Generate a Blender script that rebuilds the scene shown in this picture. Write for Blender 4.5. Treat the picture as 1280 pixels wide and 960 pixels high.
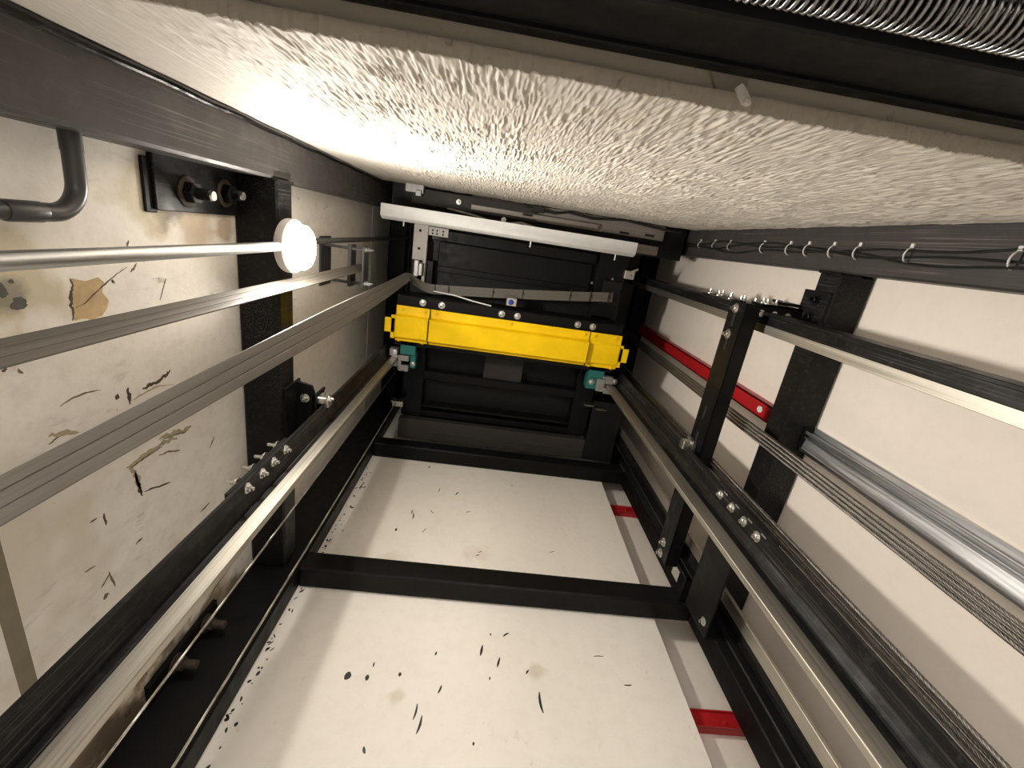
import bpy, bmesh, math, random
import numpy as np
from mathutils import Vector, Matrix

for o in list(bpy.data.objects):
    bpy.data.objects.remove(o, do_unlink=True)
SC = bpy.context.scene
COL = SC.collection
H = 1.2                     # eye height above the pit floor; coordinates below are relative to the eye
RND = random.Random(7)

# ------------------------------------------------------------------ camera, world, exposure
Rm = [[0.98889397, -0.14555556, -0.03003811],
      [0.12830749, 0.93810333, -0.32171312],
      [0.07500599, 0.31428605, 0.9463606]]
cam_d = bpy.data.cameras.new('camera')
cam = bpy.data.objects.new('camera', cam_d)
COL.objects.link(cam)
cam_d.sensor_fit = 'HORIZONTAL'
cam_d.sensor_width = 36.0
cam_d.lens = 36.0 * 547.715 / 1280.0
cam_d.clip_start = 0.02
right, down, fwd = Vector(Rm[0]), Vector(Rm[1]), Vector(Rm[2])
m = Matrix((right, -down, -fwd)).transposed().to_4x4()
m.translation = Vector((0, 0, H))
cam.matrix_world = m
SC.camera = cam

world = bpy.data.worlds.new('world')
SC.world = world
world.use_nodes = True
world.node_tree.nodes['Background'].inputs[0].default_value = (1.0, 0.93, 0.86, 1)
world.node_tree.nodes['Background'].inputs[1].default_value = 4.1   # even fill light added as landing light, entering by the open doorway
SC.view_settings.view_transform = 'Standard'
SC.view_settings.look = 'None'
SC.view_settings.gamma = 1.0
SC.view_settings.use_curve_mapping = False
SC.view_settings.exposure = 0.0
LAMP_STRENGTH = 455.0
LAMP_COLOR = (1.0, 0.93, 0.83, 1)


# ------------------------------------------------------------------ materials
def new_mat(name):
    mt = bpy.data.materials.new(name)
    mt.use_nodes = True
    nt = mt.node_tree
    return mt, nt, nt.nodes['Principled BSDF']


def N(nt, typ, **kw):
    n = nt.nodes.new(typ)
    for k, v in kw.items():
        setattr(n, k, v)
    return n


def coords(nt, scale=(1, 1, 1), loc=(0, 0, 0)):
    """world-aligned coordinates in metres (relative to the eye level)"""
    g = N(nt, 'ShaderNodeNewGeometry')
    mp = N(nt, 'ShaderNodeMapping')
    mp.inputs['Scale'].default_value = scale
    mp.inputs['Location'].default_value = loc
    nt.links.new(g.outputs['Position'], mp.inputs['Vector'])
    return mp.outputs[0]


def noise(nt, vec, scale, detail=4, rough=0.55, dist=0.0):
    n = N(nt, 'ShaderNodeTexNoise')
    n.inputs['Scale'].default_value = scale
    n.inputs['Detail'].default_value = detail
    n.inputs['Roughness'].default_value = rough
    n.inputs['Distortion'].default_value = dist
    nt.links.new(vec, n.inputs['Vector'])
    return n.outputs['Fac']


def ramp(nt, fac, stops):
    r = N(nt, 'ShaderNodeValToRGB')
    cr = r.color_ramp
    while len(cr.elements) < len(stops):
        cr.elements.new(0.5)
    for e, (p, c) in zip(cr.elements, stops):
        e.position = p
        e.color = c if len(c) == 4 else (*c, 1)
    nt.links.new(fac, r.inputs[0])
    return r.outputs[0]


def mixc(nt, fac, a, b, mode='MIX'):
    mx = N(nt, 'ShaderNodeMix', data_type='RGBA', blend_type=mode)
    if isinstance(fac, float):
        mx.inputs[0].default_value = fac
    else:
        nt.links.new(fac, mx.inputs[0])
    for v, i in ((a, 6), (b, 7)):
        if isinstance(v, tuple):
            mx.inputs[i].default_value = v if len(v) == 4 else (*v, 1)
        else:
            nt.links.new(v, mx.inputs[i])
    return mx.outputs[2]


def math_n(nt, op, a, b=0.0, clamp=False):
    n = N(nt, 'ShaderNodeMath', operation=op, use_clamp=clamp)
    for v, i in ((a, 0), (b, 1)):
        if isinstance(v, (int, float)):
            n.inputs[i].default_value = v
        else:
            nt.links.new(v, n.inputs[i])
    return n.outputs[0]


def bump(nt, bsdf, h, strength=0.3, dist=0.002):
    b = N(nt, 'ShaderNodeBump')
    b.inputs['Strength'].default_value = strength
    b.inputs['Distance'].default_value = dist
    nt.links.new(h, b.inputs['Height'])
    nt.links.new(b.outputs[0], bsdf.inputs['Normal'])


def sphere_mask(nt, c, r, soft=0.5, namp=0.6, nscale=14):
    """a blotch with a ragged edge around a fixed place (a stain of its own shape)"""
    v = coords(nt)
    d = N(nt, 'ShaderNodeVectorMath', operation='DISTANCE')
    nt.links.new(v, d.inputs[0])
    d.inputs[1].default_value = (c[0], c[1], c[2] + H)
    f = math_n(nt, 'DIVIDE', d.outputs['Value'], r)
    n = noise(nt, v, nscale, 5)
    f = math_n(nt, 'ADD', f, math_n(nt, 'MULTIPLY', math_n(nt, 'SUBTRACT', n, 0.5), namp * 2))
    return ramp(nt, f, [(1 - soft, (1, 1, 1)), (1.0, (0, 0, 0))])


def steel_paint(name, col, rough, scratch=0.0, spec=0.5):
    mt, nt, b = new_mat(name)
    v = coords(nt)
    n = noise(nt, v, 9, 5)
    c = mixc(nt, n, tuple(x * 0.8 for x in col), tuple(x * 1.25 for x in col))
    if scratch:
        s = noise(nt, coords(nt, (260, 260, 2.2)), 1.0, 2, 0.5)
        s = ramp(nt, s, [(0.57, (0, 0, 0)), (0.67, (1, 1, 1))])
        k = noise(nt, v, 3.0, 3)
        k = ramp(nt, k, [(0.40, (0, 0, 0)), (0.60, (1, 1, 1))])
        f = math_n(nt, 'MULTIPLY', math_n(nt, 'MULTIPLY', s, k), scratch)
        c = mixc(nt, f, c, (0.13, 0.12, 0.115))
        dn = noise(nt, v, 60, 4)
        df = math_n(nt, 'MULTIPLY', ramp(nt, dn, [(0.55, (0, 0, 0)), (0.75, (1, 1, 1))]), 0.25)
        c = mixc(nt, df, c, (0.09, 0.08, 0.07))
    nt.links.new(c, b.inputs['Base Color'])
    r = ramp(nt, noise(nt, v, 22, 4), [(0.3, (rough - .1,) * 3), (0.7, (rough + .12,) * 3)])
    nt.links.new(r, b.inputs['Roughness'])
    b.inputs['Specular IOR Level'].default_value = spec
    bump(nt, b, noise(nt, v, 240, 2), 0.12, 0.001)
    return mt


def metal(name, col, rough, streak=(200, 200, 3), amt=0.35, metallic=1.0, bmp=0.1):
    mt, nt, b = new_mat(name)
    s = noise(nt, coords(nt, streak), 1.0, 4, 0.6)
    c = mixc(nt, ramp(nt, s, [(0.3, (0, 0, 0)), (0.7, (1, 1, 1))]),
             tuple(x * (1 - amt) for x in col), tuple(min(1, x * (1 + amt * .6)) for x in col))
    big = noise(nt, coords(nt), 7, 4)
    c = mixc(nt, math_n(nt, 'MULTIPLY', ramp(nt, big, [(0.5, (0, 0, 0)), (0.8, (1, 1, 1))]), 0.3), c,
             tuple(x * .55 for x in col))
    nt.links.new(c, b.inputs['Base Color'])
    b.inputs['Metallic'].default_value = metallic
    r = ramp(nt, s, [(0.25, (rough - .08,) * 3), (0.75, (rough + .12,) * 3)])
    nt.links.new(r, b.inputs['Roughness'])
    bump(nt, b, s, bmp, 0.0006)
    return mt


def simple(name, col, rough=0.5, metallic=0.0, var=0.12):
    mt, nt, b = new_mat(name)
    n = noise(nt, coords(nt), 30, 4)
    c = mixc(nt, n, tuple(x * (1 - var) for x in col), tuple(min(1, x * (1 + var)) for x in col))
    nt.links.new(c, b.inputs['Base Color'])
    b.inputs['Roughness'].default_value = rough
    b.inputs['Metallic'].default_value = metallic
    bump(nt, b, noise(nt, coords(nt), 300, 2), 0.05, 0.0005)
    return mt


def wall_paint(name, base, kind):
    mt, nt, b = new_mat(name)
    v = coords(nt)
    c = mixc(nt, noise(nt, v, 2.2, 5), tuple(x * .93 for x in base), tuple(min(1, x * 1.05) for x in base))
    mott = ramp(nt, noise(nt, v, 26, 6, 0.65), [(0.45, (0, 0, 0)), (0.8, (1, 1, 1))])
    if kind == 'left':
        # grey scuffs, stretched and slanted, and small dark chips
        rot = N(nt, 'ShaderNodeMapping')
        rot.inputs['Rotation'].default_value = (0.75, 0, 0)
        rot.inputs['Scale'].default_value = (1, 1, 0.28)
        nt.links.new(v, rot.inputs['Vector'])
        sc = ramp(nt, noise(nt, rot.outputs[0], 34, 6, 0.62, 0.3), [(0.60, (0, 0, 0)), (0.72, (1, 1, 1))])
        zone = ramp(nt, noise(nt, v, 4.5, 3), [(0.44, (0, 0, 0)), (0.66, (1, 1, 1))])
        c = mixc(nt, math_n(nt, 'MULTIPLY', mott, 0.32), c, (0.47, 0.40, 0.31))
        c = mixc(nt, math_n(nt, 'MULTIPLY', math_n(nt, 'MULTIPLY', sc, zone), 0.65), c, (0.20, 0.17, 0.14))
        ch = ramp(nt, noise(nt, v, 95, 3, 0.5), [(0.70, (0, 0, 0)), (0.74, (1, 1, 1))])
        c = mixc(nt, math_n(nt, 'MULTIPLY', math_n(nt, 'MULTIPLY', ch, zone), 0.7), c, (0.10, 0.08, 0.07))
        X = -0.79
        for (y, z, r, col, amt) in ((0.09, 1.24, 0.085, (0.45, 0.30, 0.14), .55), (0.085, 1.38, 0.05, (0.30, 0.17, 0.07), .6),
                                    (0.085, 1.13, 0.06, (0.50, 0.38, 0.20), .5), (0.20, 0.78, 0.11, (0.52, 0.44, 0.28), .75), (0.24, 0.68, 0.10, (0.52, 0.44, 0.28), .7),
                                    (0.21, 0.76, 0.035, (0.12, 0.11, 0.10), .6), (0.06, 1.15, 0.05, (0.05, 0.045, 0.04), .6),
                                    (1.20, 0.98, 0.24, (0.45, 0.36, 0.22), .75), (1.25, 0.78, 0.22, (0.36, 0.27, 0.16), .8),
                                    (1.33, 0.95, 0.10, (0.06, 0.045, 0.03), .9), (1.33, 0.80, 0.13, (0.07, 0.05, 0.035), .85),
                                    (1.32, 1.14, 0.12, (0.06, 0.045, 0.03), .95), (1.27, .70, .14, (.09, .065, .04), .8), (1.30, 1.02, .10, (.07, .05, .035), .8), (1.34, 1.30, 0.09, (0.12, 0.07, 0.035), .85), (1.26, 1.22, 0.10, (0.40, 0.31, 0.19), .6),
                                    (0.72, 0.66, 0.24, (0.56, 0.49, 0.36), .5), (0.02, 1.08, 0.09, (0.52, 0.44, 0.27), .6)):
            mk = sphere_mask(nt, (X, y, z), r, 0.6, 1.3, 13)
            c = mixc(nt, math_n(nt, 'MULTIPLY', mk, amt), c, col)
    elif kind == 'board':
        c = mixc(nt, math_n(nt, 'MULTIPLY', mott, 0.16), c, (0.50, 0.43, 0.33))
        sc = ramp(nt, noise(nt, coords(nt, (1, 1, .5)), 42, 6, 0.6, .6), [(0.63, (0, 0, 0)), (0.73, (1, 1, 1))])
        zone = ramp(nt, noise(nt, v, 3.1, 3), [(0.5, (0, 0, 0)), (0.68, (1, 1, 1))])
        c = mixc(nt, math_n(nt, 'MULTIPLY', math_n(nt, 'MULTIPLY', sc, zone), 0.45), c, (0.36, 0.30, 0.23))
        for (x, z, r, amt) in ((0.33, 1.15, 0.04, .45), (-0.13, 1.03, 0.03, .4), (0.10, 1.72, 0.08, .25), (-0.30, 1.62, .10, .25)):
            c = mixc(nt, math_n(nt, 'MULTIPLY', sphere_mask(nt, (x, 1.444, z), r, .7, 1.2, 16), amt), c, (0.50, 0.40, 0.26))
    else:
        c = mixc(nt, math_n(nt, 'MULTIPLY', mott, 0.10), c, (0.52, 0.45, 0.37))
        sc = ramp(nt, noise(nt, coords(nt, (1, 1.6, .8)), 24, 6, 0.6, 1.2), [(0.68, (0, 0, 0)), (0.74, (1, 1, 1))])
        zone = ramp(nt, noise(nt, v, 5.1, 3), [(0.54, (0, 0, 0)), (0.7, (1, 1, 1))])
        c = mixc(nt, math_n(nt, 'MULTIPLY', math_n(nt, 'MULTIPLY', sc, zone), 0.35), c, (0.30, 0.25, 0.2))
    nt.links.new(c, b.inputs['Base Color'])
    b.inputs['Roughness'].default_value = 0.62
    hh = math_n(nt, 'ADD', noise(nt, v, 45, 5), math_n(nt, 'MULTIPLY', noise(nt, v, 7, 3), 2.0))
    bump(nt, b, hh, 0.22 if kind == 'left' else 0.10, 0.004)
    return mt


M = {}
M['left'] = wall_paint('left_wall_paint', (0.86, 0.82, 0.75), 'left')
M['board'] = wall_paint('board_paint', (0.83, 0.79, 0.73), 'board')
M['right'] = wall_paint('right_wall_paint', (0.88, 0.81, 0.735), 'right')
M['black'] = steel_paint('black_steel_paint', (0.0052, 0.005, 0.0052), 0.45, 0.0, 0.16)
M['blackscr'] = steel_paint('scratched_black_steel', (0.0065, 0.0062, 0.0066), 0.42, 0.55, 0.2)
M['blackmatt'] = steel_paint('matt_black_sheet', (0.0065, 0.0065, 0.0068), 0.5, 0, 0.25)
M['greydark'] = steel_paint('dark_grey_sheet', (0.032, 0.029, 0.027), 0.55, 0, 0.25)
M['yellow'] = steel_paint('yellow_paint', (0.92, 0.60, 0.002), 0.45, 0, 0.25)
M['red'] = steel_paint('red_paint', (0.42, 0.012, 0.016), 0.38)
M['teal'] = steel_paint('teal_paint', (0.014, 0.14, 0.13), 0.4)
M['machined'] = metal('machined_steel', (0.52, 0.49, 0.43), 0.46, (300, 300, 1.5), 0.25)
M['galv'] = metal('galvanised_steel', (0.62, 0.63, 0.64), 0.38, (120, 120, 4), 0.25)
M['zinc'] = metal('zinc_plated_steel', (0.72, 0.71, 0.67), 0.30, (60, 60, 60), 0.2)
M['castgrey'] = metal('grey_cast_metal', (0.40, 0.40, 0.40), 0.45, (40, 40, 40), 0.25, 0.7)
M['rust'] = simple('rusty_steel', (0.055, 0.040, 0.030), 0.8, 0.2, 0.4)
M['rope'] = metal('wire_rope_steel', (0.27, 0.25, 0.23), 0.42, (90, 90, 90), 0.35)
M['wire'] = metal('bright_wire', (0.70, 0.68, 0.62), 0.4, (90, 90, 90), 0.25)
M['cable'] = metal('grey_flat_cable', (0.125, 0.113, 0.094), 0.42, (330, 330, 1.2), 0.22, 0.0)
M['whitepaint'] = simple('pale_grey_powder_coat', (0.66, 0.67, 0.66), 0.45)
M['greypaint'] = simple('grey_plate', (0.50, 0.47, 0.45), 0.5)
M['sillgrey'] = metal('dull_aluminium', (0.30, 0.27, 0.25), 0.5, (3, 150, 150), 0.25, 0.6)
M['plastic'] = simple('grey_plastic_conduit', (0.052, 0.050, 0.052), 0.35)
M['blackplastic'] = simple('black_plastic', (0.012, 0.012, 0.012), 0.45)
M['white'] = simple('white_plastic', (0.75, 0.74, 0.72), 0.45)
M['dark'] = simple('dark_hole', (0.006, 0.006, 0.006), 0.8)
M['blue'] = simple('blue_lens', (0.02, 0.05, 0.35), 0.15)
M['chip'] = simple('bare_dark_patch', (0.075, 0.06, 0.042), 0.8, 0, 0.4)
M['tanchip'] = simple('tan_undercoat', (0.42, 0.36, 0.235), 0.8, 0, 0.3)
M['chipbrown'] = simple('brown_crack', (0.17, 0.125, 0.08), 0.8, 0, 0.4)
M['ochre'] = simple('ochre_undercoat', (0.50, 0.36, 0.19), 0.75, 0, 0.45)
M['holegrey'] = simple('grey_bare_patch', (0.10, 0.095, 0.085), 0.9, 0, 0.7)
M['olive'] = simple('dark_olive', (0.21, 0.18, 0.12), 0.7, 0, 0.15)
M['colgrey'] = steel_paint('worn_black_column_paint', (0.048, 0.044, 0.043), 0.5, 1.0, 0.3)
M['gloss'] = steel_paint('glossy_black_paint', (0.006, 0.006, 0.006), 0.2, 0.0, 0.5)
M['springsteel'] = metal('spring_steel', (0.36, 0.36, 0.36), 0.28, (60, 60, 60), 0.2)
M['concrete'] = simple('pale_painted_concrete', (0.66, 0.63, 0.58), 0.8, 0, .1)


def plaster_mat():
    mt, nt, b = new_mat('rough_white_plaster')
    v = coords(nt)
    c = mixc(nt, noise(nt, v, 3, 5), (0.57, 0.53, 0.475), (0.65, 0.61, 0.55))
    st = ramp(nt, noise(nt, v, 6, 5, .6), [(0.58, (0, 0, 0)), (0.78, (1, 1, 1))])
    c = mixc(nt, math_n(nt, 'MULTIPLY', st, 0.35), c, (0.46, 0.38, 0.25))
    nt.links.new(c, b.inputs['Base Color'])
    b.inputs['Roughness'].default_value = 0.7
    bump(nt, b, noise(nt, coords(nt, (1, 1, .3)), 200, 3), 0.35, 0.0015)
    return mt


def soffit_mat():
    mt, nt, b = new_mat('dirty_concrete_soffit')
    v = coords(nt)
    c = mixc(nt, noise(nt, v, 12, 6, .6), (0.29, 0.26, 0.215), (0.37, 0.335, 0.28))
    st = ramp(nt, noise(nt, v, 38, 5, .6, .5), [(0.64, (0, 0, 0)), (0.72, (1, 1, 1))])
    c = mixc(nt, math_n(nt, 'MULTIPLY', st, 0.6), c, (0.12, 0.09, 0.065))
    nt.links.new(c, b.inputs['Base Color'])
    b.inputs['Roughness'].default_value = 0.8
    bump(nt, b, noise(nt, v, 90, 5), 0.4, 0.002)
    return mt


M['plaster'] = plaster_mat()
M['soffit'] = soffit_mat()
M['soffit2'] = simple('mortar_smear', (0.22, 0.195, 0.16), 0.8, 0, .3)
for key, k in (('lamp', 1.0), ('lampskirt', 0.22)):      # the thick side of the diffuser passes less light than its face
    lm, lnt, lb = new_mat(key)
    lb.inputs['Base Color'].default_value = (0.9, 0.88, 0.82, 1)
    lb.inputs['Emission Color'].default_value = LAMP_COLOR
    lb.inputs['Emission Strength'].default_value = LAMP_STRENGTH * k
    M[key] = lm


# ------------------------------------------------------------------ mesh helpers
class MB:
    def __init__(s):
        s.bm = bmesh.new()

    def _bev(s, faces, bev, seg=1):
        if bev <= 0:
            return
        es = set()
        for f in faces:
            for e in f.edges:
                es.add(e)
        bmesh.ops.bevel(s.bm, geom=list(es), offset=bev, segments=seg, affect='EDGES', profile=0.7)

    def hexa(s, pts, bev=0.0):
        vs = [s.bm.verts.new(p) for p in pts]
        q = [(0, 3, 2, 1), (4, 5, 6, 7), (0, 1, 5, 4), (1, 2, 6, 5), (2, 3, 7, 6), (3, 0, 4, 7)]
        fs = [s.bm.faces.new([vs[i] for i in f]) for f in q]
        s._bev(fs, bev)
        return s

    def box(s, x0, x1, y0, y1, z0, z1, bev=0.002):
        x0, x1 = sorted((x0, x1)); y0, y1 = sorted((y0, y1)); z0, z1 = sorted((z0, z1))
        bev = min(bev, 0.3 * min(x1 - x0, y1 - y0, z1 - z0))
        return s.hexa([(x0, y0, z0), (x1, y0, z0), (x1, y1, z0), (x0, y1, z0),
                       (x0, y0, z1), (x1, y0, z1), (x1, y1, z1), (x0, y1, z1)], bev)

    def prism(s, poly, axis, a0, a1, bev=0.0):
        """poly in the two other axes (X: y,z  Y: x,z  Z: x,y), swept along axis"""
        def P(u, v, a):
            return {'X': (a, u, v), 'Y': (u, a, v), 'Z': (u, v, a)}[axis]
        A = [s.bm.verts.new(P(u, v, a0)) for u, v in poly]
        B = [s.bm.verts.new(P(u, v, a1)) for u, v in poly]
        fs = [s.bm.faces.new(A[::-1]), s.bm.faces.new(B)]
        n = len(poly)
        for i in range(n):
            j = (i + 1) % n
            fs.append(s.bm.faces.new((A[i], A[j], B[j], B[i])))
        s._bev(fs, bev)
        return s

    def cyl(s, p0, p1, r, n=14, r2=None, cap=True):
        return s.tube([p0, p1], [r, r if r2 is None else r2], n, cap)

    def tube(s, path, r, n=10, cap=True):
        path = [Vector(p) for p in path]
        rs = r if isinstance(r, (list, tuple)) else [r] * len(path)
        rings = []
        t0 = (path[1] - path[0]).normalized()
        up = Vector((0, 0, 1)) if abs(t0.z) < 0.9 else Vector((1, 0, 0))
        nx = (up - t0 * up.dot(t0)).normalized()
        for i, p in enumerate(path):
            a = path[max(i - 1, 0)]; b = path[min(i + 1, len(path) - 1)]
            t = (b - a).normalized()
            nx = (nx - t * nx.dot(t)).normalized()
            ny = t.cross(nx)
            rings.append([s.bm.verts.new(p + (nx * math.cos(k * 2 * math.pi / n) + ny * math.sin(k * 2 * math.pi / n)) * rs[i])
                          for k in range(n)])
        for i in range(len(rings) - 1):
            for k in range(n):
                k2 = (k + 1) % n
                s.bm.faces.new((rings[i][k], rings[i][k2], rings[i + 1][k2], rings[i + 1][k]))
        if cap:
            s.bm.faces.new(rings[0][::-1]); s.bm.faces.new(rings[-1])
        return s

    def lathe(s, prof, origin, axis, n=28):
        """prof: list of (radius, height along axis)"""
        ax = Vector(axis).normalized()
        up = Vector((0, 0, 1)) if abs(ax.z) < 0.9 else Vector((1, 0, 0))
        u = (up - ax * up.dot(ax)).normalized(); w = ax.cross(u)
        rings = []
        for r, h in prof:
            c = Vector(origin) + ax * h
            if r < 1e-6:
                rings.append([s.bm.verts.new(c)])
            else:
                rings.append([s.bm.verts.new(c + (u * math.cos(k * 2 * math.pi / n) + w * math.sin(k * 2 * math.pi / n)) * r) for k in range(n)])
        for A, B in zip(rings, rings[1:]):
            for k in range(n):
                k2 = (k + 1) % n
                if len(A) == 1 and len(B) == 1:
                    continue
                if len(A) == 1:
                    s.bm.faces.new((A[0], B[k2], B[k]))
                elif len(B) == 1:
                    s.bm.faces.new((A[k], A[k2], B[0]))
                else:
                    s.bm.faces.new((A[k], A[k2], B[k2], B[k]))
        return s

    def fleck(s, axis, val, pts, th):
        """thin raised flake: polygon on plane axis=val"""
        return s.prism(pts, axis, val, val + th)

    def mesh(s, name, off, ang=35):
        bmesh.ops.recalc_face_normals(s.bm, faces=s.bm.faces[:])
        me = bpy.data.meshes.new(name)
        bmesh.ops.translate(s.bm, verts=s.bm.verts[:], vec=off)
        s.bm.to_mesh(me); s.bm.free()
        if len(me.polygons):
            me.polygons.foreach_set('use_smooth', [True] * len(me.polygons))
            me.set_sharp_from_angle(angle=math.radians(ang))
        return me


ORG = {}


def link(o, parent, org):
    COL.objects.link(o)
    ORG[o.name] = Vector(org)
    if parent is not None:
        o.parent = parent
    return o


def tag(o, label, cat, group=None):
    o['label'] = label
    o['category'] = cat
    if group:
        o['group'] = group
    return o


def thing(name, label, cat, base, group=None):
    o = bpy.data.objects.new(name, None)
    o.empty_display_size = 0.05
    w = Vector(base) + Vector((0, 0, H))
    o.location = w
    link(o, None, w)
    return tag(o, label, cat, group)


def part(name, mb, mat, parent, label=None, ang=35):
    org = ORG[parent.name]
    me = mb.mesh(name, Vector((0, 0, H)) - org, ang)
    me.materials.append(mat)
    o = bpy.data.objects.new(name, me)
    link(o, parent, org)
    if label:
        o['label'] = label
    return o


def solo(name, mb, mat, base, label, cat, group=None):
    w = Vector(base) + Vector((0, 0, H))
    me = mb.mesh(name, -Vector(base))
    me.materials.append(mat)
    o = bpy.data.objects.new(name, me)
    o.location = w
    link(o, None, w)
    return tag(o, label, cat, group)


def struct(name, mb, mat, parent=None, ang=35):
    me = mb.mesh(name, Vector((0, 0, H)), ang)
    me.materials.append(mat)
    o = bpy.data.objects.new(name, me)
    link(o, parent, (0, 0, 0))
    if parent is None:
        o['kind'] = 'structure'
    return o


BOLTS = {}


def bolt(parent, p, d, r=0.009, mat='zinc', stub=0.012, head=0.007, name='bolt', label=None):
    """hex bolt: washer, hex head and thread end; alike bolts share one mesh"""
    key = (tuple(d), r, mat, stub, head)
    if key not in BOLTS:
        ax = Vector(d).normalized()
        mb = MB()
        mb.lathe([(0, 0), (r * 1.55, 0), (r * 1.55, 0.002), (0, 0.002)], (0, 0, 0), ax, 14)
        mb.lathe([(0, 0.002), (r, 0.002), (r, head), (r * .85, head + .001), (0, head + .001)], (0, 0, 0), ax, 6)
        if stub:
            mb.lathe([(0, head), (r * .52, head), (r * .52, head + stub), (0, head + stub + .001)], (0, 0, 0), ax, 10)
        me = mb.mesh('bolt', Vector((0, 0, 0)))
        me.materials.append(M[mat])
        BOLTS[key] = me
    o = bpy.data.objects.new(name, BOLTS[key])
    o.location = Vector(p) + Vector((0, 0, H)) - ORG[parent.name]
    link(o, parent, ORG[parent.name])
    if label:
        o['label'] = label
    return o


# ------------------------------------------------------------------ numpy value noise for the plaster
def vnoise(x, y, seed):
    xi = np.floor(x).astype(np.int64); yi = np.floor(y).astype(np.int64)
    fx = x - xi; fy = y - yi
    fx = fx * fx * (3 - 2 * fx); fy = fy * fy * (3 - 2 * fy)

    def h(a, b):
        n = (a * 374761393 + b * 668265263 + seed * 1442695041) & 0x7fffffff
        n = ((n ^ (n >> 13)) * 1274126177) & 0x7fffffff
        return ((n ^ (n >> 16)) & 0xffff) / 65535.0
    a = h(xi, yi); b = h(xi + 1, yi); c = h(xi, yi + 1); d = h(xi + 1, yi + 1)
    return (a * (1 - fx) + b * fx) * (1 - fy) + (c * (1 - fx) + d * fx) * fy


# ------------------------------------------------------------------ the setting
TOP, PIT = 4.30, -1.20
mb = MB().box(-1.05, 1.45, -0.75, 1.75, PIT - 0.1, PIT, 0)
struct('floor', mb, M['concrete'])
mb = MB().box(-1.05, 1.45, -0.75, 1.75, TOP, TOP + 0.1, 0)
struct('ceiling', mb, M['concrete'])

# left wall: backing plus one painted panel per bay
mb = MB().box(-0.92, -0.806, -0.45, 1.60, PIT, TOP, 0)
wl = struct('wall_left', mb, M['concrete'])
for (z0, z1) in ((PIT + .01, 0.645), (0.647, 1.50), (1.50, 2.94), (2.95, TOP - .01)):
    struct('wall_panel', MB().box(-0.806, -0.79, -0.40, 1.58, z0, z1, 0.003), M['left'], wl)
# dark olive strip across the left wall
struct('olive_strip', MB().box(-0.792, -0.7892, -0.05, 1.36, 0.630, 0.662, .0008), M['olive'], wl)
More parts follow.
